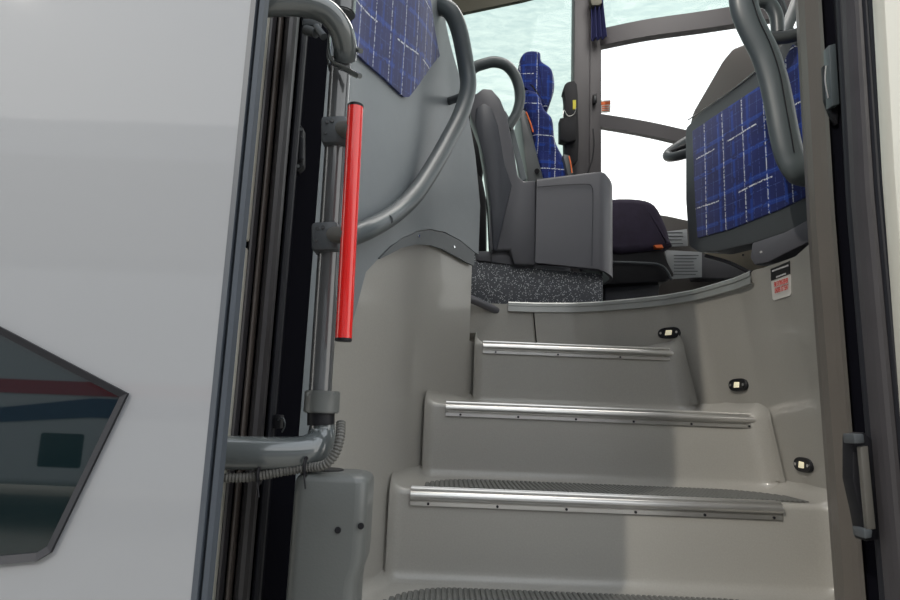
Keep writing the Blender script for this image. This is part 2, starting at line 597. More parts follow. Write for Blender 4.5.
# added unseen lamps to brighten the interior: over the entry and over the driver
for cx, cy, pw_, lab in ((.25, 1.85, 11, 'flat square fill lamp added out of view above the entry steps'), (.9, 2.7, 9, "flat square fill lamp added out of view above the driver's cab")):
    t = thing('fill_lamp', (cx, cy, CEIL-.03), lab, 'lamp', 'added interior fill lamps')
    MB().span((cx-.43, cy-.43, CEIL-.03), (cx+.43, cy+.43, CEIL-.001), .008).build('fill_lamp_frame', M['dgrey'], t)
    MB().span((cx-.40, cy-.40, CEIL-.034), (cx+.40, cy+.40, CEIL-.029), .002).build('fill_lamp_diffuser', emis('fill_lamp_glow', (1, .97, .92), 2.0), t)
    al = bpy.data.lights.new('fill_lamp_light', 'AREA'); al.size = .8; al.energy = pw_; al.color = (1, .97, .92)
    ao = bpy.data.objects.new('fill_lamp_light', al); col.objects.link(ao); ao.parent = t; ao.location = (0, 0, -.006)
# ------- window pillar between the side window and the driver's window
xp0 = X(572, 90, YF); xp1 = X(600, 90, YF)
m = MB()
m.span((xp0, YF-.05, ZE), (X(588, 90, YF), YF+.04, CEIL), .006)
m.span((X(588, 90, YF)+.002, YF-.035, ZE), (xp1, YF+.04, CEIL), .006)
m.build('trim_1', M['pillar'], kind='structure')
# side window left of the pillar
w1 = MB().span((-2.9, YF+.005, FSILL), (xp0, YF+.011, CEIL-.03)).build('window_1', M['tint'], kind='structure', smooth=0)
fr = MB()
fr.span((-2.9, YF-.01, FSILL-.03), (xp0, YF+.03, FSILL+.015), .004)
fr.build('window_frame', M['pillar'], w1)
for xx in (-1.5,):
    MB().span((xx-.05, YF-.04, FSILL), (xx+.05, YF+.03, CEIL)).build('trim_2', M['pillar'], kind='structure')

# front: curve of driver's window and windscreen, in plan
FC = [(xp1, YF), (1.02, 3.24), (1.37, 3.12), (1.75, 2.95), (2.05, 2.55), (2.22, 2.1), (2.25, 1.5), (2.25, 1.0)]
def front_x(s):
    pts = spline([Vector((a, b, 0)) for a, b in FC], 6)
    return pts
fp = front_x(0)
zbar = Z(600, 39, YF)
def band(z0f, z1f, th, name, mt, parent=None, kind=None, sel=None, inward=0.0):
    m = MB()
    pp = fp if sel is None else fp[sel[0]:sel[1]]
    outer = []
    for i, p in enumerate(pp):
        t = (pp[min(i+1, len(pp)-1)]-pp[max(i-1, 0)]).normalized()
        nrm = Vector((-t.y, t.x, 0))
        if nrm.y < 0 and nrm.x < 0: nrm = -nrm
        a = p - nrm*(th/2+inward) ; b = p + nrm*(th/2-inward)
        z0 = z0f(p); z1 = z1f(p)
        outer.append([(a.x, a.y, z0), (b.x, b.y, z0), (b.x, b.y, z1), (a.x, a.y, z1), (a.x, a.y, z0)])
    m.grid(outer)
    m.add(outer[0][:4], [(0, 1, 2, 3)]); m.add(outer[-1][:4], [(0, 1, 2, 3)])
    return m.build(name, mt, parent, kind=kind)
w2 = band(lambda p: zbar+.02, lambda p: CEIL-.02, .006, 'window_2', M['tint'], kind='structure')
band(lambda p: zbar-.06, lambda p: zbar+.04, .05, 'window_frame', M['pillar'], w2, inward=.01)
SC = lambda p: Z(603, 122, YF) - (p.x-xp1)*.38
w3 = band(lambda p: ZE-.12, lambda p: zbar-.03, .006, 'window_3', M['clear'], kind='structure')
band(lambda p: max(ZE+.05, SC(p)-.04), lambda p: max(ZE+.1, SC(p)+.035), .045, 'window_bar', M['pillar'], w3, inward=.01, sel=(0, 20))
band(lambda p: .3, lambda p: ZE+.02, .03, 'wall_front', M['barrier_d'], kind='structure', inward=.03)

# --- near side wall / body skin around the doorway
def yz(px, py, Y): return P(px, py, Y)
SK = .93
xs_l = X(252, 150, SK)
xs_r = X(899, 230, SK)
m = MB()
m.span((-3.0, SK, .35), (xs_l, SK+.03, Z(240, 244, SK)), .003)
m.span((-3.0, SK, Z(240, 237, SK)), (xs_l, SK+.03, 3.4), .003)
m.build('wall_near_left', M['cream'], kind='structure')
MB().prism([(xs_r, SK, .35), (2.4, SK, .35), (2.4, SK, 3.4), (xs_r+.041, SK, 3.4), (xs_r, SK, 1.38)], (0, .03, 0), .003).build('wall_near_right', M['cream'], kind='structure')
MB().span((-3.0, SK+.03, 3.0), (2.4, SK+.06, 3.4)).build('wall_above_door', M['dgrey'], kind='structure')
MB().span((-3, SK+.03, 3.0-.0), (2.4, 1.2, 3.05)).build('trim_5', M['dgrey'], kind='structure')

# --- jambs: extruded plan profiles, seal by seal
def jamb(name, prof, z0, z1, mats, parent=None, lean=0):
    """prof: list of (x,y,matidx) plan points"""
    m = MB()
    for (a, b) in zip(prof, prof[1:]):
        zm = 1.38
        l0 = lean*(zm-z0)
        ta = tb_ = 0
        if lean:
            ta = .034*max(0, min(1, (a[0]-prof[5][0])/(prof[-1][0]-prof[5][0]))); tb_ = .034*max(0, min(1, (b[0]-prof[5][0])/(prof[-1][0]-prof[5][0])))
        m.add([(a[0]+l0, a[1], z0), (b[0]+l0, b[1], z0), (b[0], b[1], zm), (a[0], a[1], zm), (b[0]+tb_, b[1], z1), (a[0]+ta, a[1], z1)], [(0, 1, 2, 3), (3, 2, 4, 5)], b[2])
    return m.build(name, mats, parent, kind='structure' if not parent else None, smooth=35)
def jp(px, Y, mi, py=200): return (X(px, py, Y), Y, mi)
left = []
def ridge(p0, p1, Y, h, mi, n=7, py=200):
    out = []
    for k in range(n):
        a = PI*k/(n-1)
        px = p0+(p1-p0)*(1-math.cos(a))/2
        y = Y - h*math.sin(a)
        out.append((X(px, py, Y), y, mi))
    return out
left += [jp(247, .955, 0), jp(249, 1.0, 0), jp(252, 1.0, 0)]
left += ridge(253, 260, .975, .014, 1) + [jp(260, 1.0, 0), jp(261, 1.0, 0)]
left += ridge(262, 268, .985, .012, 2) + [jp(268, 1.01, 0), jp(270, 1.01, 0)]
left += ridge(270, 284, .99, .02, 1) + [jp(284, 1.03, 0), jp(286, 1.03, 0)]
left += ridge(286, 294, 1.01, .012, 3) + [jp(294, 1.06, 0), jp(296, 1.09, 0), jp(316, 1.10, 0)]
left += [jp(317, 1.10, 0), jp(317.5, 1.12, 4), jp(334, 1.17, 4)]
left = [(x, y, i) for x, y, i in left]
jamb('trim_3', left, .35, 3.05, [M['gap'], mat('left_seal', (.035, .033, .036), .35, noise=.3, nscale=8), M['brown'], M['rubber'], M['panel']])
right = []
right += [jp(806, 1.28, 0), jp(809, 1.23, 1), jp(815, 1.20, 1), jp(824, 1.18, 1), jp(830, 1.165, 1), jp(834, 1.15, 1), jp(836, 1.16, 0), jp(846, 1.14, 0)]
right += ridge(846, 851, 1.08, .012, 2) + ridge(851, 870, 1.05, .035, 3, 11) + [jp(871, 1.05, 0), jp(873, 1.04, 0)]
right += ridge(873, 879, 1.02, .012, 2) + [jp(879, 1.03, 0), jp(881, 1.02, 0)] + ridge(881, 886, 1.0, .01, 2)
right += [jp(886, .99, 0), jp(887, .98, 0)] + ridge(887, 897, .96, .012, 4)
right += [(xs_r+.004, .945, 0)]
jamb('trim_4', right, .35, 3.05, [M['gap'], M['post'], M['rubber'], M['seal'], M['seal']], lean=.018)

# ================================================================== OPEN DOOR LEAF
YL = .70
dl = thing('entrance_door', (X(210, 300, YL)-.4, YL, .3), 'glossy white open entrance door leaf with a dark cornered window', 'door')
xe = X(221, 300, YL-.0225)
xe2 = X(237.5, 300, YL-.0225)
# leaf panel with window cut-out
pent = [(-120, 268), (-120, 575), (0, 566), (50, 556.5), (128, 394), (0, 327)]
pent = [(-140, 254), (-140, 576), (38, 559.5), (52, 551), (128, 394)]
pw = [P(a, b, YL-.0225) for a, b in pent]
for q in pw: q.y = YL
outer = [Vector((-1.05, YL, .30)), Vector((xe, YL, .30)), Vector((xe, YL, 2.75)), Vector((-1.05, YL, 2.75))]
m = MB()
tri = tessellate_polygon([outer, pw])
allv = outer+pw
m.add(allv, [tuple(t) for t in tri])
m.build('door_panel', M['white'], dl, smooth=0, solid=.045, solid_off=0)
# rubber edge: two ridges
m = MB()
def ex(m, prof, z0, z1):
    n = len(prof)
    A = [(x, y, z0) for x, y in prof]; B = [(x, y, z1) for x, y in prof]
    m.add(A+B, [(i, (i+1) % n, n+(i+1) % n, n+i) for i in range(n)]+[tuple(range(n)), tuple(range(n, 2*n))])
ww = xe2-xe
ex(m, [(xe, YL-.023), (xe+ww*.35, YL-.024), (xe+ww*.42, YL-.016), (xe+ww*.5, YL-.016), (xe+ww*.58, YL-.022), (xe+ww*.85, YL-.020), (xe+ww, YL-.012), (xe+ww*.3, YL+.02), (xe-.01, YL+.023)], .30, 2.75)
m.build('rubber_edge', M['edge'], dl, smooth=20)
# window seal and pane
def inset(poly, d):
    n = len(poly); out = []
    c = sum((Vector((p.x, 0, p.z)) for p in poly), Vector())/n
    area = sum(poly[i].x*poly[(i+1) % n].z-poly[(i+1) % n].x*poly[i].z for i in range(n))
    sg = 1 if area > 0 else -1
    for i in range(n):
        p0, p1, p2 = poly[i-1], poly[i], poly[(i+1) % n]
        e1 = (p1-p0).normalized(); e2 = (p2-p1).normalized()
        n1 = Vector((-e1.z, 0, e1.x))*sg; n2 = Vector((-e2.z, 0, e2.x))*sg
        b = (n1+n2); b.normalize()
        out.append(p1+b*(d/max(.4, b.dot(n1))))
    return out
pi_ = inset(pw, .0065)
po_ = inset(pw, -.001)
m = MB()
n = len(pw)
F_ = [p+Vector((0, -.027, 0)) for p in po_]; G_ = [p+Vector((0, -.023, 0)) for p in pi_]; H_ = [p+Vector((0, 0, 0)) for p in pi_]; K_ = [p+Vector((0, -.02, 0)) for p in po_]
m.add(K_+F_+G_+H_, [(r*n+i, r*n+(i+1) % n, (r+1)*n+(i+1) % n, (r+1)*n+i) for r in range(3) for i in range(n)])
m.build('window_seal', M['rubber'], dl, smooth=0)
m = MB().add([p+Vector((0, -.016, 0)) for p in pi_], [tuple(range(n))])
m.build('window_pane', M['door_glass'], dl, smooth=0, solid=.006, solid_off=0)

# ================================================================== DOOR POST AND ARMS
YP = .95
dm = thing('door_post', P(318, 450, YP), 'upright steel door post with grey swing arms and a bright red grab bar', 'door mechanism')
a = P(341, 60, YP); b = P(320, 395, YP)
MB().cyl(b, a, .0165, 28).build('post_tube', M['tube'], dm)
# upper arm: comes from behind the leaf edge, bends down to the post
p = [P(225, 6, .87), P(268, 4, .87), P(300, 4, .88), P(325, 11, .89), P(340, 28, .905), P(345, 46, .925), P(345, 58, .94)]
MB().tube(p, .0185, 20, 8).build('upper_arm', M['steel'], dm)
m = MB()
m.cyl(P(342, 15, .965), P(347, -45, .965), .0215, 24, bev=.002)
m.build('upper_collar', M['tube'], dm)
# saddle clamp around the tube
m = MB()
m.tube([P(330, 38, .93), P(329, 52, .925), P(333, 63, .92), P(345, 69, .915), P(358, 76, .92)], .010, 10, 6, ry=.0028, up=(0, 1, 0))
m.tube([P(330, 38, .95), P(328, 55, .955), P(330, 70, .955)], .008, 10, 6, ry=.0022, up=(0, 1, 0))
m.cyl(P(356, 74, .925), P(360, 76, .918), .004, 12)
m.cyl(P(356, 49, .935), P(361, 51, .925), .004, 12)
m.build('saddle_clamp', M['steel'], dm)
m = MB()
m.cyl(P(306, 30, .96), P(316, 33, .95), .008, 14); m.cyl(P(316, 27, .95), P(324, 37, .94), .006, 14)
m.box(P(312, 24, .965), (.03, .012, .012), None, .003)
m.build('hinge_bolts', M['dgrey'], dm)
# red bar and its two brackets
rt = P(355.5, 107, .895); rb = P(343.5, 339, .895)
o = MB().cyl(rb, rt, .0116, 28).build('grab_bar', M['red'], dm)
o['label'] = 'bright red round grab bar'
d = (rt-rb).normalized()
MB().cyl(rt-d*.002, rt+d*.0035, .0118, 24, bev=.001).build('end_cap', M['black'], o)
MB().cyl(rb-d*.0035, rb+d*.002, .0118, 24, bev=.001).build('end_cap', M['black'], o)
for py, px in ((134, 336), (239, 327)):
    m = MB()
    c = P(px, py, YP-.006)
    m.box(c, (.040, .040, .044), Matrix.Rotation(-.09, 3, 'Y'), .006)
    for q, r_ in ((-.011, .010), (-.003, .012), (-.012, -.008)):
        m.cyl(c+Vector((q, -.019, r_)), c+Vector((q, -.022, r_)), .0028, 10, mi=1)
    ob = m.build('clamp_bracket', [M['dgrey'], M['tube']], dm)
    m = MB()
    e2 = rb + d*((P(px+13, py-3, .9).z-rb.z)/d.z)
    m.cyl(c+Vector((.010, -.01, .004)), e2, .0125, 20)
    m.build('spacer', M['conduit'], ob)
# lower collar, spindle and arm
m = MB()
lc = P(322, 402, YP)
m.cyl(P(321.3, 413, YP), P(322.7, 391, YP), .0255, 8 if False else 28, bev=.0015)
m.cyl(P(308, 394, .927), P(308, 394, .923), .0025, 8); m.cyl(P(335, 394, .927), P(335, 394, .923), .0025, 8)
m.build('lower_collar', M['box'], dm)
MB().cyl(P(321, 425, YP), P(321, 410, YP), .0195, 24).build('seal_ring', M['black'], dm)
MB().tube([P(150, 452, .89), P(235, 453, .905), P(280, 454, .915), P(306, 452, .925), P(319, 444, .94), P(322, 432, .95), P(322, 422, .95)], .023, 22, 8, rfun=lambda t: .0232 if t < .6 else .0232-.006*(t-.6)/.4).build('lower_arm', M['steel'], dm)

# ------------------------------------------------------------------ conduit
cc = thing('cable_conduit', P(260, 476, .90), 'ribbed grey cable conduit tied under the lower door arm', 'conduit')
cp = spline([P(180, 478, .89), P(222, 478, .895), (P(250, 477, .90)), P(280, 472, .905), P(306, 468, .91), P(324, 465, .905), P(335, 454, .905), (P(340, 438, .91)), P(341, 422, .925)], 30)
m = MB()
L_ = 0; rr = []
acc = [0]
for i in range(1, len(cp)): acc.append(acc[-1]+(cp[i]-cp[i-1]).length)
# resample evenly so that the corrugation has a constant pitch
N_ = int(acc[-1]/.0011)
rs = []
j = 0
for i in range(N_+1):
    s_ = acc[-1]*i/N_
    while j < len(acc)-2 and acc[j+1] < s_: j += 1
    t = (s_-acc[j])/max(1e-9, acc[j+1]-acc[j])
    rs.append(cp[j].lerp(cp[j+1], t))
m.tube(rs, .0062, 12, smooth=False, rfun=lambda t: .0068 if int(t*N_/2) % 2 else .0055)
m.build('conduit_hose', M['conduit'], cc, smooth=20)
for px, py in ((260, 476), (306, 468)):
    c = P(px, py, .903)
    m = MB()
    m.tube([c+Vector((0, .012*math.cos(q), .012*math.sin(q)+.002)) for q in [k*PI/5 for k in range(11)]], .0016, 6, smooth=False, ry=.003)
    m.cyl(c+Vector((0, -.01, -.008)), c+Vector((.004, -.012, -.026)), .0012, 6)
    m.build('cable_tie', M['black'], cc)

# ------------------------------------------------------------------ cover box
cb = thing('mechanism_cover', P(330, 640, .93), 'tall grey plastic mechanism cover under the door post with two black screws', 'cover')
def rrect(x0, x1, y0, y1, r, n=6):
    out = []
    for cx, cy, a0 in ((x1-r, y0+r, -PI/2), (x1-r, y1-r, 0), (x0+r, y1-r, PI/2), (x0+r, y0+r, PI)):
        for k in range(n+1):
            a = a0+PI/2*k/n
            out.append((cx+r*math.cos(a), cy+r*math.sin(a)))
    return out
zt = Z(331, 474, .90)
x0 = X(290, 520, .90); x1 = X(371, 500, .955)
rows = []
for z, ins in ((zt, .016), (zt-.0008, .011), (zt-.003, .006), (zt-.006, .0025), (zt-.012, 0), (zt-.05, 0), (zt-.10, 0), (zt-.115, .001), (zt-.135, .007), (zt-.15, .008), (.35, .008)):
    rows.append([(x, y, z) for x, y in (lambda q: q+[q[0]])(rrect(x0+(min(ins, .02) if z > zt-.02 else 0), x1-ins,   .90+(ins if z > zt-.02 else 0), 1.0-(ins if z > zt-.02 else 0), .016))])
m = MB().grid(rows)
m.add(rows[0][:-1], [tuple(range(len(rows[0])-1))])
m.build('cover_shell', M['box'], cb, smooth=50)
for px, py in ((338, 530), (361, 526)):
    c = P(px, py, .90)
    MB().cyl(c+Vector((0, .002, 0)), c+Vector((0, -.003, 0)), .0042, 14, bev=.001).build('screw', M['black'], cb)
MB().cyl(P(322, 473, .955), P(322, 473, .955)+Vector((0, 0, .006)), .031, 28, bev=.001).build('rubber_washer', M['black'], cb)

# latch on the left jamb
def latch(name, px, py0, py1, Y, label, mt, w=.012):
    t = thing(name, P(px, py1, Y), label, 'latch')
    return t
t = thing('door_catch', P(295, 172, 1.04), 'small black catch plate on the dark left door jamb', 'latch')
m = MB()
m.prism([P(291, 122, 1.03), P(297, 121, 1.03), P(303, 128, 1.03), P(303, 165, 1.03), P(298, 171, 1.03), P(289, 170, 1.03)], (0, .02, 0), .0015)
m.build('catch_plate', M['black'], t)
MB().prism([P(300, 135, 1.02), P(303.5, 138, 1.02), P(302.5, 158, 1.02), P(298.5, 160, 1.02)], (0, .01, 0), .001).build('catch_tongue', M['rubber'], t)
for px, py in ((301, 129), (298, 166)):
    MB().cyl(P(px, py, 1.032), P(px, py, 1.026), .0028, 10).build('bolt', M['band'], t)
m = MB()
t2 = thing('lock_striker', P(281, 435, 1.0), 'small black wire hook low on the left door jamb', 'latch')
m = MB().tube([P(278, 420, 1.0), P(283, 418, .99), P(285, 425, .99), P(282, 432, 1.0)], .0012, 6, 5)
m.build('wire_hook', M['band'], t2)
MB().span(P(276, 428, 1.02), P(281, 415, 1.0), .001).build('hook_plate', M['black'], t2)

# ================================================================== PARTITION PANEL (left, above the moulding)
def wall_hit(px, py, off=0.0):
    """point of the pixel's ray on the left wall curve (shifted off to the right), as (y,z)"""
    d = ray(px, py)
    pts = [(y, interp(LW, y)+off) for y in [1.0+i*.005 for i in range(360)]]
    best = None
    for (ya, xa), (yb, xb) in zip(pts, pts[1:]):
        fa = d.x/d.y*ya-xa; fb = d.x/d.y*yb-xb
        if fa*fb <= 0:
            t = fa/(fa-fb) if fa != fb else 0
            y = ya+t*(yb-ya)
            best = y
            break
    if best is None: best = 1.0 if abs(d.x/d.y-pts[0][1]) < abs(d.x/d.y*2.8-pts[-1][1]) else 2.8
    return best, 1+d.z/d.y*best
def field(cols_bot, cols_top, name, mt, parent, off, th, y0=None, y1=None, uvf=None, n=60, kind=None):
    """panel hugging the left wall between a bottom and a top line given as (y,z) tables"""
    y0 = cols_bot[0][0] if y0 is None else y0; y1 = cols_bot[-1][0] if y1 is None else y1
    rows = []
    K = 8
    ystops = sorted(set([y0+(y1-y0)*i/n for i in range(n+1)]+[q[0] for q in cols_bot if y0 < q[0] < y1]+[q[0] for q in cols_top if y0 < q[0] < y1]))
    fr_ = []; bk = []
    for y in ystops:
        zb = interp(cols_bot, y); ztp = max(zb+.001, interp(cols_top, y))
        fr_.append([Vector((xl(y)+off+th, y, zb+(ztp-zb)*k/K)) for k in range(K+1)])
        bk.append([Vector((xl(y)+off, y, zb+(ztp-zb)*k/K)) for k in range(K+1)])
    m = MB()
    m.grid(fr_); m.grid(bk)
    m.grid([[a[0] for a in fr_], [a[0] for a in bk]])
    m.grid([[a[-1] for a in fr_], [a[-1] for a in bk]])
    m.grid([fr_[0], bk[0]]); m.grid([fr_[-1], bk[-1]])
    bm = None
    return m.build(name, mt, parent, uv=uvf, smooth=45, kind=kind)
pp = thing('partition_panel', (.0, 1.7, 1.4), 'tall blue-grey partition panel on the left with plaid fabric on top', 'partition')
low = [wall_hit(a, b, .018) for a, b in ((345, 305), (355, 288), (366, 272), (380, 257), (392, 245), (404, 237), (417, 231), (430, 229), (445, 232), (460, 240), (475, 252))]
low = [(1.165, Z(330, 345, 1.17)), (1.25, low[0][1]-.03)] + [q for q in low if q[0] > 1.26]
low.sort()
low = [q for q in low if q[0] < 2.06]
rear = []
ytop = 2.06
LP_ = (2.40, 1.0)
zcut = [(1.165, CEIL), (1.9, CEIL)]
yr0, zr0 = wall_hit(438, 22); yr1, zr1 = wall_hit(458, 90); yr2, zr2 = wall_hit(470, 155); yr3, zr3 = wall_hit(475, 205)
zcut = [(1.165, CEIL-.02), (yr0-.10, CEIL-.02), (yr0, zr0), (yr1, zr1), (yr2, zr2), (2.035, zr3)]
zend = 2.035
low = [q for q in low if q[0] < zend-.01]+[(zend, low[-1][1])]
field(low, zcut, 'panel_sheet', M['panel'], pp, .008, .010, y0=1.165, y1=zend)
# arched trim band with screws
b1 = [wall_hit(a, b, .022) for a, b in ((380, 259), (390, 254), (402, 248), (416, 244.5), (430, 245), (442, 249), (455, 256), (466, 262), (475, 266))]
b2 = [(y, z) for y, z in low if y >= b1[0][0]-.02]
b2 = [wall_hit(a, b, .022) for a, b in ((380, 258), (392, 246), (404, 238), (417, 232), (430, 230), (445, 233), (460, 241), (475, 253))]
b1.sort(); b2.sort()
tb = field(b1, b2, 'arched_trim', M['band'], pp, .014, .008, y0=b1[0][0], y1=min(b1[-1][0], b2[-1][0], 2.035))
for px, py in ((418, 236), (453, 247)):
    y, z = wall_hit(px, py, .022)
    c = Vector((xl(y)+.0215, y, z))
    MB().cyl(c, c+Vector((.004, -.003, 0)), .0035, 12, bev=.0008).build('screw', M['chrome'], tb)
# fabric
fb = [wall_hit(a, b, .02) for a, b in ((346, 48), (357, 57), (381, 77), (402, 97), (407, 97), (422, 78), (438, 56))]
fb.sort()
yend, ztop_ = wall_hit(428, -8, .02)
y6 = fb[-1][0]
field(fb, [(fb[0][0], CEIL-.25), (yend, CEIL-.25), (yend+.001, ztop_), (y6, fb[-1][1]+.002)], 'plaid_fabric', M['fabric'], pp, .019, .006,
      uvf=lambda v: (v.y*1.12, v.z-v.y*.25), y0=fb[0][0], y1=y6)
# edge return of the partition: thin metal lip at its rear edge
m = MB()

# ================================================================== LEFT HANDRAIL
hl = thing('handrail', P(380, 225, 1.45), 'long bent grey handrail sweeping along the left partition', 'handrail')
hp = [P(424, 8, 1.77), P(438, 6, 1.72), P(450, 11, 1.71), P(459, 30, 1.73), P(466, 66, 1.76), P(468, 88, 1.76), P(461, 114, 1.72), P(446, 144, 1.64), P(430, 172, 1.55), P(415, 194, 1.47), P(400, 209, 1.40), P(385, 220, 1.32), P(368, 229, 1.24), P(354, 235, 1.20), P(340, 241, 1.165)]
MB().tube(hp, .026, 20, 6, rfun=lambda t: .0265-.007*t).build('rail', M['rail'], hl)
MB().cyl(P(388, 220, 1.33), P(388, 220, 1.297), .0105, 20, bev=.002).build('fixing_cap', M['dgrey'], hl)
MB().tube([P(468, 93, 1.77), P(458, 98, 1.79), P(443, 103, 1.85)], .012, 12, 4).build('wall_bracket', M['dgrey'], hl)

# ================================================================== CAB FLOOR EDGE TRIM
te = thing('floor_edge_trim', (.5, 2.2, ZE), 'curved dull aluminium edge strip along the cab floor above the top riser', 'trim')
m = MB()
pr = []
for i in range(61):
    y = 2.297 - (2.297-1.66)*(i/60)
    pr.append((interp(RW_TOP, y), y))
pr = [(X(508, 306, 2.298), 2.298)] + [q for q in pr if q[0] > X(512, 306, 2.3)]
rows = []
for i, (x, y) in enumerate(pr):
    a = Vector((pr[max(0, i-1)][0], pr[max(0, i-1)][1], 0)); b = Vector((pr[min(len(pr)-1, i+1)][0], pr[min(len(pr)-1, i+1)][1], 0))
    t = (b-a).normalized(); nn = Vector((t.y, -t.x, 0))
    if nn.y > 0 or (nn.x > 0): nn = -nn if nn.x > 0 else nn
    c = Vector((x, y, 0))+nn*.009
    bk = Vector((x, y, 0))-nn*.03
    rows.append([(bk.x, bk.y, ZE+.004), (c.x, c.y, ZE+.004), (c.x+nn.x*.003, c.y+nn.y*.003, ZE), (c.x+nn.x*.003, c.y+nn.y*.003, ZE-.010), (c.x, c.y, ZE-.0105), (c.x, c.y, ZE-.014), (c.x+nn.x*.002, c.y+nn.y*.002, ZE-.0145), (c.x+nn.x*.002, c.y+nn.y*.002, ZE-.030), (x, y, ZE-.031)])
m.grid(rows)
m.build('edge_strip', mat('dull_alu', (.42, .43, .42), .42, metal=.6), te, smooth=30)
MB().cyl(P(514, 308, 2.30), P(514, 308, 2.295), .004, 10).build('screw', M['alu'], te)
t = MB().tube([P(462, 296, 2.20), P(478, 302, 2.26), P(497, 311, 2.31)], .014, 12, 4)
tag(t.build('rubber_edge_roll', M['barrier'] ), 'short dark rubber edge roll beside the left end of the floor trim', 'edging')

# ================================================================== DRIVER BARRIER
db = thing('driver_barrier', P(550, 300, 2.42), 'grey plastic driver barrier with speckled base and round grab hoop', 'barrier')
YB2 = 2.42
def ppoly(pts, Y): return [P(a, b, Y) for a, b in pts]
MB().prism(ppoly([(470, 250), (480, 262), (511, 262), (513, 266), (603, 274), (603, 306), (470, 306)], YB2+.03), (0, .12, 0), .004).build('speckled_base', M['speck'], db)
MB().prism(ppoly([(476, 251), (510, 251), (514, 257), (514, 265), (476, 260)], YB2+.02), (0, .06, 0), .004).build('base_cap', M['barrier'], db)
# column
col_pts = [(492, 262), (489, 205), (484, 168), (479, 140), (470, 115), (474, 95), (483, 88), (492, 89), (500, 98), (507, 115), (514, 150), (518, 176), (524, 181), (536, 180), (536, 265), (514, 264), (510, 250), (492, 250)]
MB().prism(ppoly(col_pts, YB2-.01), (0, .07, 0), .008).build('column', M['barrier'], db)
MB().prism(ppoly([(493, 250), (490, 200), (484, 160), (475, 125), (476, 108), (484, 103), (492, 108), (498, 125), (505, 165), (512, 185), (505, 215), (497, 250)], YB2-.016), (0, .02, 0), .005).build('column_inset', M['barrier_d'], db)
# wrap-round side panel
m = MB()
rows = []
x_a = X(537, 220, YB2-.02); x_b = X(603, 225, YB2-.02)
plan = [(x_a, YB2-.02+.05), (x_a, YB2-.02)]
for k in range(1, 9):
    pass
plan += [(x_b-.02, YB2-.02)]
for k in range(9):
    a = PI/2*k/8
    plan.append((x_b-.02+.065*math.sin(a), YB2-.02+.065*(1-math.cos(a))))
plan += [(x_b+.045, YB2+.15)]
ztf = lambda x: interp([(x_a, Z(537, 182, YB2)), (x_b, Z(596, 174, YB2)), (x_b+.05, Z(612, 184, YB2))], x)
zbf = lambda x: interp([(x_a, Z(537, 264, YB2)), (x_b, Z(600, 272, YB2)), (x_b+.05, Z(616, 278, YB2))], x)
m.grid([[(x, y, zbf(x)) for x, y in plan], [(x, y, zbf(x)+.005) for x, y in plan], [(x, y, ztf(x)-.008) for x, y in plan], [(x, y+.003, ztf(x)-.002) for x, y in plan], [(x-.004, y+.012, ztf(x)) for x, y in plan]])
sp = m.build('side_panel', M['barrier'], db, solid=.012, solid_off=0)
# raised outline groove on the panel
gp = spline([P(537, 187, YB2-.028), P(560, 185, YB2-.028), P(585, 184, YB2-.028), P(592, 187, YB2-.028), P(593, 200, YB2-.028), P(592.5, 235, YB2-.028), P(592, 266, YB2-.028)], 5)
MB().tube(gp, .0015, 6, smooth=False).build('panel_groove', M['barrier_d'], sp)
MB().prism(ppoly([(537, 181), (536, 179), (596, 172), (612, 184), (602, 184)], YB2), (0, .12, 0), .003).build('top_cap', M['barrier'], db)
# hoop
hc = [(458, 106), (461, 92), (466, 78), (474, 68), (484, 64), (495, 62), (507, 66), (516, 78), (520, 96), (517, 112), (510, 124), (507, 128)]
MB().tube([P(a, b, YB2+.03) for a, b in hc], .023, 16, 6, ry=.019).build('grab_hoop', M['rail'], db)
# windscreen blade beside hoop
MB().prism(ppoly([(505, 110), (512, 122), (527, 179), (521, 181)], YB2+.08), (0, .02, 0), .002).build('edge_blade', M['panel'], db)

# dark passenger-side seat back seen between partition and barrier
ds = thing('folded_seat', P(478, 250, 2.75), 'dark seat edge wedged between partition and driver barrier', 'seat')
MB().prism(ppoly([(452, 108), (468, 92), (484, 92), (486, 150), (482, 182), (470, 170), (456, 140)], 2.72), (0, .10, 0), .02).build('backrest', M['black'], ds)
MB().prism(ppoly([(464, 150), (476, 158), (482, 175), (487, 200), (487, 316), (464, 316)], 2.72), (0, .16, 0), .02).build('seat_base', M['black'], ds)

# ================================================================== DRIVER'S SEAT
YS = 2.96
sd = thing('driver_chair', P(640, 300, YS), "blue plaid driver's seat with tall headrest and dark cushion", 'seat')
uvx = lambda v: (v.x*1.0+v.y*.4, v.z)
def puff(name, pts, Y, th, mt, parent, r=.03, uvf=None):
    m = MB()
    poly = ppoly(pts, Y)
    bm = bmesh.new()
    f = bm.faces.new([bm.verts.new(q) for q in poly])
    rg = bmesh.ops.extrude_face_region(bm, geom=[f])
    bmesh.ops.translate(bm, vec=(0, th, 0), verts=[q for q in rg['geom'] if isinstance(q, bmesh.types.BMVert)])
    bmesh.ops.recalc_face_normals(bm, faces=bm.faces)
    ed = [q for q in bm.edges if abs(q.verts[0].co.y-q.verts[1].co.y) < 1e-5]
    bmesh.ops.bevel(bm, geom=ed, offset=r, segments=4, affect='EDGES', profile=.5)
    m.bm(bm)
    return m.build(name, mt, parent, uv=uvf, smooth=50)
def sm(pts, sub=4):
    q = spline([Vector((a, b, 0)) for a, b in pts]+[Vector((*pts[0], 0))], sub)
    return [(v.x, v.y) for v in q[:-1]]
puff('headrest', sm([(518, 70), (521, 56), (528, 50), (540, 51), (542, 60), (552, 68), (555, 84), (552, 98), (546, 108), (536, 100), (530, 88), (520, 88)]), YS, .20, M['fabric'], sd, .02, uvx)
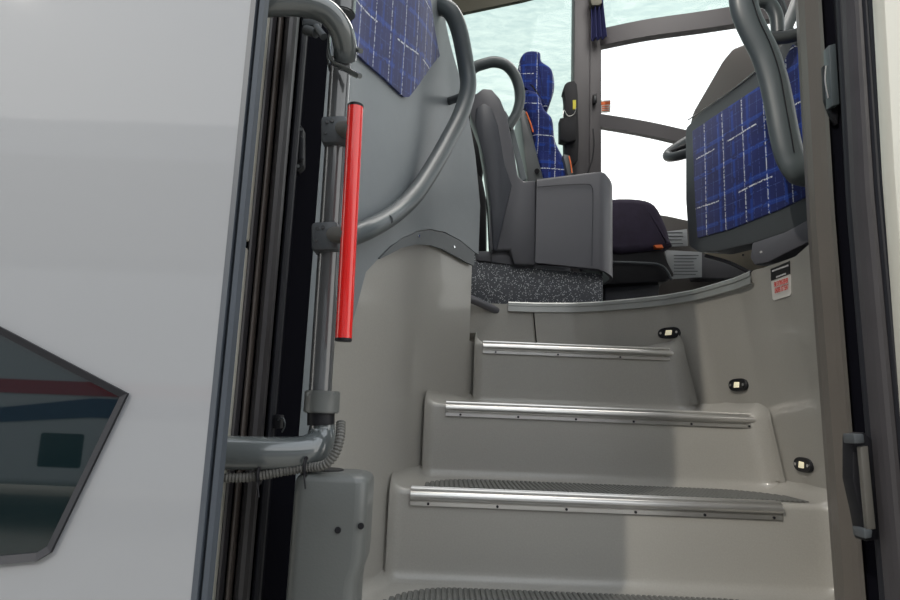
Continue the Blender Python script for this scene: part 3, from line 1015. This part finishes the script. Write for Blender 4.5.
puff('backrest', sm([(526, 88), (538, 92), (545, 108), (553, 118), (556, 140), (566, 160), (576, 184), (545, 186), (535, 150), (530, 120), (522, 100)]), YS-.02, .30, M['fabric'], sd, .025, uvx)
o = MB().prism(ppoly([(519, 108), (526, 110), (545, 184), (528, 184)], YS-.05), (0, .30, 0), .01).build('back_shell', M['dgrey'], sd)
MB().tube([P(526, 112, YS-.055), P(530, 122, YS-.055), P(533, 132, YS-.055)], .004, 8, 4).build('orange_piping', M['orange'], o)
MB().cyl(P(537, 171, YS-.05), P(537, 171, YS-.07), .012, 14).build('recliner_knob', M['black'], o)
puff('seat_cushion', sm([(598, 205), (612, 198), (640, 198), (656, 204), (666, 222), (671, 238), (668, 247), (600, 250)], 3), YS-.25, .45, M['cushion'], sd, .03, uvx)
o = MB().prism(ppoly([(600, 248), (640, 245), (662, 246), (668, 262), (675, 275), (668, 281), (640, 283), (600, 285)], YS-.22), (0, .40, 0), .008).build('suspension_base', M['black'], sd)
MB().tube([P(600, 262, YS-.24), P(640, 263, YS-.24), (P(662, 266, YS-.24)), P(672, 280, YS-.24)], .006, 8, 5).build('base_lip', M['dgrey'], o)
MB().prism(ppoly([(654, 245), (662, 244.5), (664, 248), (656, 248)], YS-.26), (0, .03, 0), .002).build('orange_tab', M['orange'], o)
MB().prism(ppoly([(605, 282), (660, 282), (658, 304), (605, 304)], YS-.15), (0, .30, 0), .004).build('pedestal', M['barrier_d'], sd)
MB().prism(ppoly([(563, 154), (569, 155), (574, 176), (568, 176)], YS-.06), (0, .05, 0), .004).build('armrest', M['dgrey'], sd)
MB().tube([P(569, 156, YS-.065), P(571, 165, YS-.065), P(572, 173, YS-.065)], .003, 8, 3).build('orange_stitching', M['orange'], sd)

# ------------------------------------------------------------------ things on the far pillar
hb = thing('belt_retractor', P(570, 140, 3.24), 'black seat belt retractor box with yellow tag on the far window pillar', 'seat belt')
MB().prism(ppoly(sm([(563, 92), (565, 84), (571, 81), (577, 84), (578, 110), (578, 160), (565, 160), (565, 100)], 2), 3.22), (0, .06, 0), .005).build('retractor_housing', M['blackm'], hb)
MB().prism(ppoly([(560, 118), (576, 116), (576, 140), (568, 142), (560, 140)], 3.19), (0, .06, 0), .004).build('buckle_box', M['blackm'], hb)
MB().prism(ppoly([(573, 100), (576, 100), (576, 109), (573, 109)], 3.18), (0, .01, 0)).build('yellow_tag', M['yellow'], hb)
MB().tube([P(563, 118, 3.18), P(564, 110, 3.18), P(568, 116, 3.18), P(574, 114, 3.18), P(576, 108, 3.18)], .002, 6, 4).build('strap_wire', M['alu'], hb)
t = MB().tube([P(593, 129, 3.27), P(594, 145, 3.26), P(592, 160, 3.26), P(588, 172, 3.26), P(584, 180, 3.26)], .004, 8, 5)
tag(t.build('cable', M['black']), 'thin black cable hanging down the far window pillar', 'cable')
t = thing('window_latch', P(596, 100, YF-.06), 'small black latch on the far pillar beside the orange sticker', 'latch')
MB().prism(ppoly([(593.5, 94), (597, 93), (597, 102), (593.5, 103)], YF-.07), (0, .03, 0), .002).build('latch_body', M['black'], t)
MB().prism(ppoly([(594.5, 96), (596, 96), (596, 100), (594.5, 100)], YF-.075), (0, .01, 0), .001).build('latch_button', M['dgrey'], t)
# curtain: pleated cloth hanging by the pillar
m = MB()
rows = []
for i in range(13):
    t_ = i/12
    py = -14+ t_*52
    wpx = (594, 602+4*max(0, t_-.3)/.7)
    row = []
    for k in range(25):
        u = k/24
        p = P(592+(wpx[1]-591)*u - (3*max(0, t_-.8)*5*(1-u) if False else 0), py-(u-.6)*6*max(0, t_-.6), YF-.09)
        p = p+Vector((0, .018*math.sin(u*PI*6), 0))
        row.append(p)
    rows.append(row)
cu = thing('window_curtain', P(598, 36, YF-.09), 'gathered navy curtain hanging beside the far window pillar', 'curtain')
m.grid(rows).build('curtain_cloth', M['curtain'], cu, solid=.004, smooth=80)
MB().prism(ppoly([(590, -3), (602, -3), (602, 3), (599, 5), (592, 5)], YF-.115), (0, .05, 0), .004).build('curtain_band', M['olive'], cu)
t = thing('window_sticker', P(607, 110, YF-.03), 'small orange and white notice sticker on the far window glass', 'sticker')
MB().prism(ppoly([(600, 100.5), (610.5, 100), (610.5, 112), (600, 113)], YF-.012), (0, .003, 0)).build('sticker_sheet', M['sticker'], t)
MB().prism(ppoly([(600, 102), (610.3, 101), (610.3, 104), (600, 105)], YF-.015), (0, .002, 0)).build('orange_header', M['orange'], t)
for k in range(3):
    MB().prism(ppoly([(602, 106+k*2), (609, 105.6+k*2), (609, 106.4+k*2), (602, 106.8+k*2)], YF-.015), (0, .002, 0)).build('print_line', M['orange'], t)

# blind box over the far side window
t = MB().prism(ppoly([(380, -60), (380, 29), (463, 12.6), (523, 0), (570, -12), (570, -60)], 3.26), (0, .03, 0), .004)
tag(t.build('blind_box', M['olive']), 'olive brown blind box above the pale left window', 'blind')

# ================================================================== DASH SIDE (fabric faced console on the right)
dc = thing('dash_console', (.85, 1.85, ZE), 'dark grey dash console side faced with blue plaid fabric, beige underneath', 'console')
YQ0, YQ1 = 2.0, 1.58
A0 = P(693, 240, YQ0); A1 = P(806, 202, YQ1)
d2 = Vector((A1.x-A0.x, A1.y-A0.y, 0)); d2n = d2.normalized()
nrm = Vector((d2n.y, -d2n.x, 0))            # towards the stairwell
if nrm.x > 0: nrm = -nrm
def C(px, py, off=0):
    """point of the console side plane, moved off towards the stairwell"""
    o_ = A0 + nrm*off
    d = ray(px, py)
    k = (o_-CAM).dot(nrm)/d.dot(nrm)
    return CAM+d*k
fab = [(697, 238), (694, 190), (692, 131), (720, 112), (750, 92), (778, 72), (792, 44), (820, 60), (824, 190), (805, 197), (780, 209), (760, 217), (730, 229)]
frame = [(697, 252), (688, 246), (685, 200), (685, 128), (700, 112), (728, 92), (776, 50), (790, 30), (830, 20), (830, 215), (812, 222), (780, 235), (750, 244), (715, 252)]
uvc = lambda v: ((Vector(v)-A0).dot(d2n), v.z)
MB().prism([C(a, b) for a, b in frame], -nrm*.10, .008).build('console_frame', M['dgrey'], dc)
MB().prism([C(a, b, .006) for a, b in fab], -nrm*.02, .003).build('plaid_fabric', M['fabric'], dc, uv=uvc)
# hood behind
MB().prism([C(a, b, -.04) for a, b in [(688, 128), (692, 112), (722, 60), (732, 48), (742, 44), (775, 38), (835, 20), (835, 100), (760, 110)]], -nrm*.30, .012).build('instrument_hood', M['dash'], dc)
MB().tube([C(688, 120, .002), C(712, 104, .002), C(740, 84, .002), C(768, 62, .002)], .0022, 6, 4).build('light_piping', M['alu'], dc)
# underside tray
a = [C(693, 251, -.005), C(720, 252, -.005), C(752, 245, -.005), C(800, 228, -.005)]
q0, q1 = C(698, 250, -.002), C(800, 228, -.002)
MB().prism([q0, q1, q1-nrm*.26-Vector((0, 0, .075)), q0-nrm*.26-Vector((0, 0, .075))], (0, 0, .006)).build('underside_tray', M['beige'], dc)
MB().tube([C(706, 256, -.02), C(730, 263, -.02), C(752, 274, -.02)], .006, 8, 4).build('cable_run', M['black'], dc)
# bracket carrying the console on the wall
m = MB().prism([C(752, 243, .012), C(785, 232, .012), C(816, 215, .012), C(816, 238, .012), C(790, 251, .012), C(768, 262, .012), C(754, 265, .012), C(750, 258, .012)], -nrm*.05, .004)
o = m.build('support_bracket', M['barrier'], dc)
for px, py in ((761, 252),):
    MB().cyl(C(px, py, .012), C(px, py, .015), .0035, 10).build('screw', M['chrome'], o)
MB().cyl(C(743, 255, -.004), C(743, 255, 0), .003, 10).build('screw', M['black'], dc)
# steering wheel
sw = thing('steering_wheel', P(690, 150, 2.35), 'black steering wheel rim poking out behind the fabric console', 'steering wheel')
c = P(706, 136, 2.45)
ax = Vector((-.50, -.33, .80)).normalized()
u = ax.orthogonal().normalized(); v = ax.cross(u)
R_ = .215
cw = P(708, 138, 2.35)
side = (cw-c); side = side - ax*side.dot(ax); side.normalize()
cen = cw - side*R_
v = ax.cross(side)
cen += Vector((.06, 0, 0))
MB().tube([cen+side*R_*math.cos(q)+v*R_*math.sin(q) for q in [k*2*PI/48 for k in range(49)]], .020, 12, smooth=False).build('rim', M['dgrey'], sw)
m = MB()
for q in (0.3, 2.4, 4.5):
    m.cyl(cen, cen+side*R_*math.cos(q)+v*R_*math.sin(q), .012, 10)
m.build('spokes', M['black'], sw)
MB().cyl(cen-ax*.03, cen+ax*.02, .06, 24, bev=.008).build('hub', M['black'], sw)
MB().cyl(cen-ax*.45, cen-ax*.03, .03, 16).build('steering_column', M['black'], sw)

# dash body and side ledge under the windscreen
t = MB().prism(ppoly([(655, 214), (668, 216), (760, 236), (760, 300), (655, 300)], 3.05), (0, .12, 0), .004)
dbody = t.build('side_ledge', M['dash'])
tag(dbody, 'dark sloping side ledge below the bright right window', 'ledge')
t = MB().prism(ppoly([(698, 254), (770, 262), (770, 278), (698, 278)], 2.9), (0, .1, 0), .004)
tag(t.build('pedal_box', M['barrier']), 'low grey pedal box under the beige console tray', 'box')
for nm, pts, lab in (('data_plate', [(662, 232), (687, 229), (688, 246), (664, 247)], 'small upper printed plate behind the driver seat cushion'),
                ('data_plate', [(664, 250), (702, 252), (702, 277), (672, 279)], 'larger lower printed plate under the console edge')):
    t = thing(nm, P(pts[0][0], pts[3][1], 3.0), lab, 'plate')
    MB().prism(ppoly(pts, 3.0 if pts[0][1] < 240 else 2.85), (0, .006, 0), .001).build('plate_sheet', M['paper'], t)
    x0, x1 = pts[3][0]+2, pts[1][0]-3
    y0, y1 = pts[1][1]+3, pts[2][1]-3
    n = int((y1-y0)/3)+1
    for k in range(n):
        y = y0+(y1-y0)*k/max(1, n-1)
        xx = x1-random.uniform(0, 6)
        MB().prism(ppoly([(x0, y), (xx, y), (xx, y+.8), (x0, y+.8)], (3.0 if pts[0][1] < 240 else 2.85)-.002), (0, .002, 0)).build('print_line', M['paper_d'], t)

# ================================================================== RIGHT HANDRAIL
hr = thing('handrail', P(780, 180, 1.5), 'thick grooved grey handrail curving in front of the plaid console', 'handrail')
YR = 1.42
hp = [P(743, -20, YR), P(743, -2, YR), P(746, 14, YR), P(754, 32, YR), P(765, 54, YR), P(773, 78, YR), P(779, 105, YR), P(784, 132, YR), P(790, 156, YR), P(799, 170, YR), P(812, 176, YR+.02), P(830, 176, YR+.04)]
MB().tube(hp, .033, 20, 8, ry=.019, up=(1, -.2, .3)).build('rail', M['rail'], hr)
g = [q+Vector((-.004, -.0215, 0)) for q in [P(750, 5, YR), P(757, 26, YR), P(768, 50, YR), P(777, 78, YR), P(782, 105, YR), P(787, 132, YR), P(791, 156, YR)]]
MB().tube(g, .0016, 6, 6).build('groove', M['black'], hr)
MB().tube([P(748, 8, 1.62), P(757, 2, 1.62), P(768, 3, 1.62), P(776, 15, 1.62), P(778, 34, 1.62)], .018, 14, 6).build('rail_loop', M['rail'], hr)
MB().tube([P(764, 38, 1.55), P(780, 38, 1.55), P(800, 34, 1.55), P(815, 28, 1.5)], .017, 12, 4).build('cross_arm', M['dgrey'], hr)
# diagonal windscreen post behind
t = MB().tube([P(770, -30, 2.0), P(785, 15, 2.0), P(797, 50, 2.0)], .012, 8, 3)
tag(t.build('mirror_arm', M['dgrey']), 'thin dark arm crossing behind the top of the right handrail', 'arm')
t = MB().tube([P(800, -6, 1.75), P(789, 22, 1.75), P(776, 52, 1.75)], .010, 8, 3, ry=.02)
tag(t.build('trim_bar', M['rail']), 'slanting grey trim bar right of the handrail above the plaid fabric', 'bar')

# ================================================================== WARNING STICKER
def text_mesh(body, size, name, mt, parent, M4):
    cu_ = bpy.data.curves.new(name, 'FONT')
    cu_.body = body; cu_.size = size; cu_.align_x = 'CENTER'; cu_.align_y = 'CENTER'; cu_.extrude = .0002
    tmp = bpy.data.objects.new('tmp', cu_)
    col.objects.link(tmp)
    dg = bpy.context.evaluated_depsgraph_get()
    me = bpy.data.meshes.new_from_object(tmp.evaluated_get(dg))
    vs = [M4 @ v.co for v in me.vertices]
    fs = [tuple(p.vertices) for p in me.polygons]
    bpy.data.objects.remove(tmp)
    return MB().add(vs, fs).build(name, mt, parent, smooth=0)
ws = thing('warning_label', P(780, 298, 1.6), 'small white label with black header and red capitals on right stair wall', 'sticker')
# plane of the wall there
def wall_r_hit(px, py, off=0):
    d = ray(px, py); best = None
    y = 1.24
    pf = None
    while y < 2.2:
        z = 1+d.z/d.y*y
        f_ = d.x/d.y*y-xr(y, z)
        if pf is not None and pf*f_ <= 0: return Vector((xr(y, z), y, z))
        pf = f_; y += .002
    return P(px, py, 1.6)
cs = wall_r_hit(780, 281)
ya, yb2 = cs.y-.05, cs.y+.05
tg = Vector((xr(ya, cs.z)-xr(yb2, cs.z), ya-yb2, 0)).normalized()    # towards camera-right
upw = Vector((xr(cs.y, cs.z+.02)-xr(cs.y, cs.z-.02), 0, .04)).normalized()
nw = tg.cross(upw).normalized()
if nw.x > 0: nw = -nw
upv = Vector((0, 0, 1))
def WPt(px, py, off):
    o_ = cs+nw*off
    d = ray(px, py)
    return CAM+d*((o_-CAM).dot(nw)/d.dot(nw))
MB().prism([WPt(a, b, .0070) for a, b in ((771, 280.5), (789.5, 274), (790.5, 275), (791, 293.5), (790, 295.5), (774, 300.5), (772.5, 299))], -nw*.001).build('label_sheet', M['sticker'], ws, smooth=0)
hd = MB().prism([WPt(a, b, .0078) for a, b in ((770.5, 269), (789.5, 261), (789.8, 274), (771, 281))], -nw*.001).build('label_header', M['stick_k'], ws, smooth=0)
def text_on(px0, py0, px1, py1, hpx, body, mt, name, parent, off=.0085):
    a = WPt(px0, py0, off); b = WPt(px1, py1, off)
    c = (a+b)/2
    t_ = (b-a).normalized()
    upp = Vector((0, 0, 1)); nn = t_.cross(upp).normalized(); upp = nn.cross(t_).normalized()
    if upp.z < 0: upp = -upp
    hh = (WPt((px0+px1)/2, (py0+py1)/2-hpx/2, off)-WPt((px0+px1)/2, (py0+py1)/2+hpx/2, off)).length
    size = 1.0
    wd = (b-a).length
    R3 = Matrix(((t_.x, upp.x, nn.x), (t_.y, upp.y, nn.y), (t_.z, upp.z, nn.z)))
    sxx = wd/(len(body)*.60); syy = hh/.72
    M4 = Matrix.Translation(c) @ R3.to_4x4() @ Matrix.Diagonal((sxx, syy, 1, 1))
    return text_mesh(body, 1.0, name, mt, parent, M4)
text_on(773, 285.5, 789, 280, 5, 'FIRE EXTINGUISHER', M['redink'], 'red_text', ws)
text_on(774, 291.5, 789, 286.5, 5, 'UNDER 1ST SEAT', M['redink'], 'red_text', ws)
for (q0, r0, q1, r1) in ((772, 271, 788.5, 265), (776, 277, 786, 273.3)):
    n = 12 if q0 == 772 else 7
    m = MB()
    for k in range(n):
        a = q0+(q1-q0)*k/n; w_ = (q1-q0)/n*.7; y_ = r0+(r1-r0)*k/n
        m.prism([WPt(a, y_-.7, .0085), WPt(a+w_, y_-.9, .0085), WPt(a+w_, y_+.7, .0085), WPt(a, y_+.9, .0085)], -nw*.001)
    m.build('header_lettering', M['whiteink'], hd, smooth=0)

# ================================================================== STEP LIGHTS
def step_light(px, py, label, rot=0):
    c = wall_r_hit(px, py)
    ya, yb_ = c.y-.02, c.y+.02
    t_ = Vector((xr(ya, c.z)-xr(yb_, c.z), ya-yb_, 0)).normalized()
    n_ = Vector((t_.y, -t_.x, 0))
    if n_.x > 0 and n_.y > 0: n_ = -n_
    if n_.y > 0 and abs(n_.y) > abs(n_.x): n_ = -n_
    if n_.dot(CAM-c) < 0: n_ = -n_
    R3 = Matrix.Rotation(0, 3, 'X')
    B = Matrix((t_, Vector((0, 0, 1)), n_)).transposed()
    th = thing('step_light', c, label, 'light', 'step lights on the right stair wall')
    # size from the picture's real scale: about 52 mm by 28 mm
    W_, H_ = .085, .036
    def pt(a, b, o_): return c + B @ Vector((a, b, o_))
    def oval(k, o_, n=24):
        return [pt(k*W_/2*math.copysign(abs(math.cos(q))**.7, math.cos(q)), k*H_/2*math.copysign(abs(math.sin(q))**.8, math.sin(q)), o_) for q in [2*PI*i/n for i in range(n)]]
    rings = [oval(1.0, .005), oval(1.0, .009), oval(.92, .012), oval(.86, .0115)]
    m = MB()
    n = 24
    m.grid([r+[r[0]] for r in rings])
    m.add(rings[3], [tuple(range(n))])
    m.build('housing', M['black'], th)
    MB().prism([pt(a, b, .012) for a, b in ((-.013, -.008), (.011, -.008), (.013, .007), (-.009, .008))], n_*.003, .0015).build('lens', M['lens'], th)
    for s in (-1, 1):
        MB().cyl(pt(s*.029, 0, .011), pt(s*.029, 0, .014), .0042, 10).build('screw', M['chrome'], th)
    return th
step_light(671, 333, 'highest oval black step light, above the third nosing end')
step_light(741, 385, 'middle oval black step light, left of the right stair wall edge')
step_light(807, 465, 'lowest oval black step light, nearest the door jamb')

# ================================================================== RIGHT JAMB HARDWARE
t = thing('door_striker', P(832, 108, 1.12), 'grey metal striker block high on the right door jamb', 'latch')
MB().prism(ppoly([(829, 45), (836, 43), (840, 104), (832, 106)], 1.12), (0, .02, 0), .002).build('striker_block', M['rail'], t)
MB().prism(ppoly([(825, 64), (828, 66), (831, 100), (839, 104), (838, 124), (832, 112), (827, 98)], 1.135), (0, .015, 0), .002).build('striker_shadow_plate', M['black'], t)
MB().tube([P(826, 66, 1.13), P(825, 80, 1.13), P(828, 98, 1.13)], .0015, 6, 4).build('wire_edge', M['alu'], t)
t = thing('door_latch_plate', P(868, 540, 1.0), 'long aluminium latch strip in black holder low on right door jamb', 'latch')
MB().prism(ppoly([(853, 436), (864, 432), (874, 440), (879, 540), (866, 542), (860, 510), (853, 480)], 1.05), (0, .03, 0), .003).build('latch_holder', M['black'], t)
MB().prism(ppoly([(860.5, 447), (868, 446), (876, 529), (868, 530)], 1.025), (0, .01, 0), .001).build('latch_strip', mat('latch_alu', (.11, .105, .095), .4, noise=.1), t)
MB().prism(ppoly([(854, 434), (864, 434), (865, 443), (855, 444)], 1.02), (0, .03, 0), .002).build('latch_block', M['dgrey'], t)
MB().prism(ppoly([(864, 529), (873, 530), (872, 538), (865, 539)], 1.02), (0, .03, 0), .002).build('latch_block', M['dgrey'], t)

# ================================================================== NEIGHBOURING COACH (behind the camera; mirrored in the door glass)
nc = thing('parked_coach', (-1, -4.6, 0), 'white coach with red and navy stripes parked opposite, mirrored in the door window', 'coach')
YN = -3.5
MB().span((-6.5, YN-2.5, .35), (5.5, YN, 3.18), .06, 4).build('coach_body', M['coachwhite'], nc)
MB().span((-6.2, YN-.02, 1.95), (5.0, YN+.012, 2.85), .01).build('side_windows', M['door_glass'], nc)
def stripe(name, mt, top, bot):
    m = MB()
    xs = [-6.4+i*.1 for i in range(118)]
    m.grid([[(x, YN+.004, bot(x)) for x in xs], [(x, YN+.004, top(x)) for x in xs]])
    m.build(name, mt, nc, solid=.004, smooth=0)
stripe('red_stripe', M['redstripe'], lambda x: 1.107, lambda x: 1.006)
stripe('navy_stripe', M['navy'], lambda x: .85+.14*min(1, max(0, (x+3.6)/1.0)), lambda x: .76+.09*min(1, max(0, (x+3.6)/1.0)))
MB().span((-2.95, YN-.02, .48), (-2.62, YN+.006, .735), .02).build('filler_flap', M['black'], nc)
for x in (-4.6, 3.6):
    o = MB().cyl((x, YN-.32, .5), (x, YN+.02, .5), .5, 32, bev=.03).build('wheel', M['tyre'], nc)
    MB().cyl((x, YN+.015, .5), (x, YN+.035, .5), .28, 24).build('hub_cap', M['alu'], o)
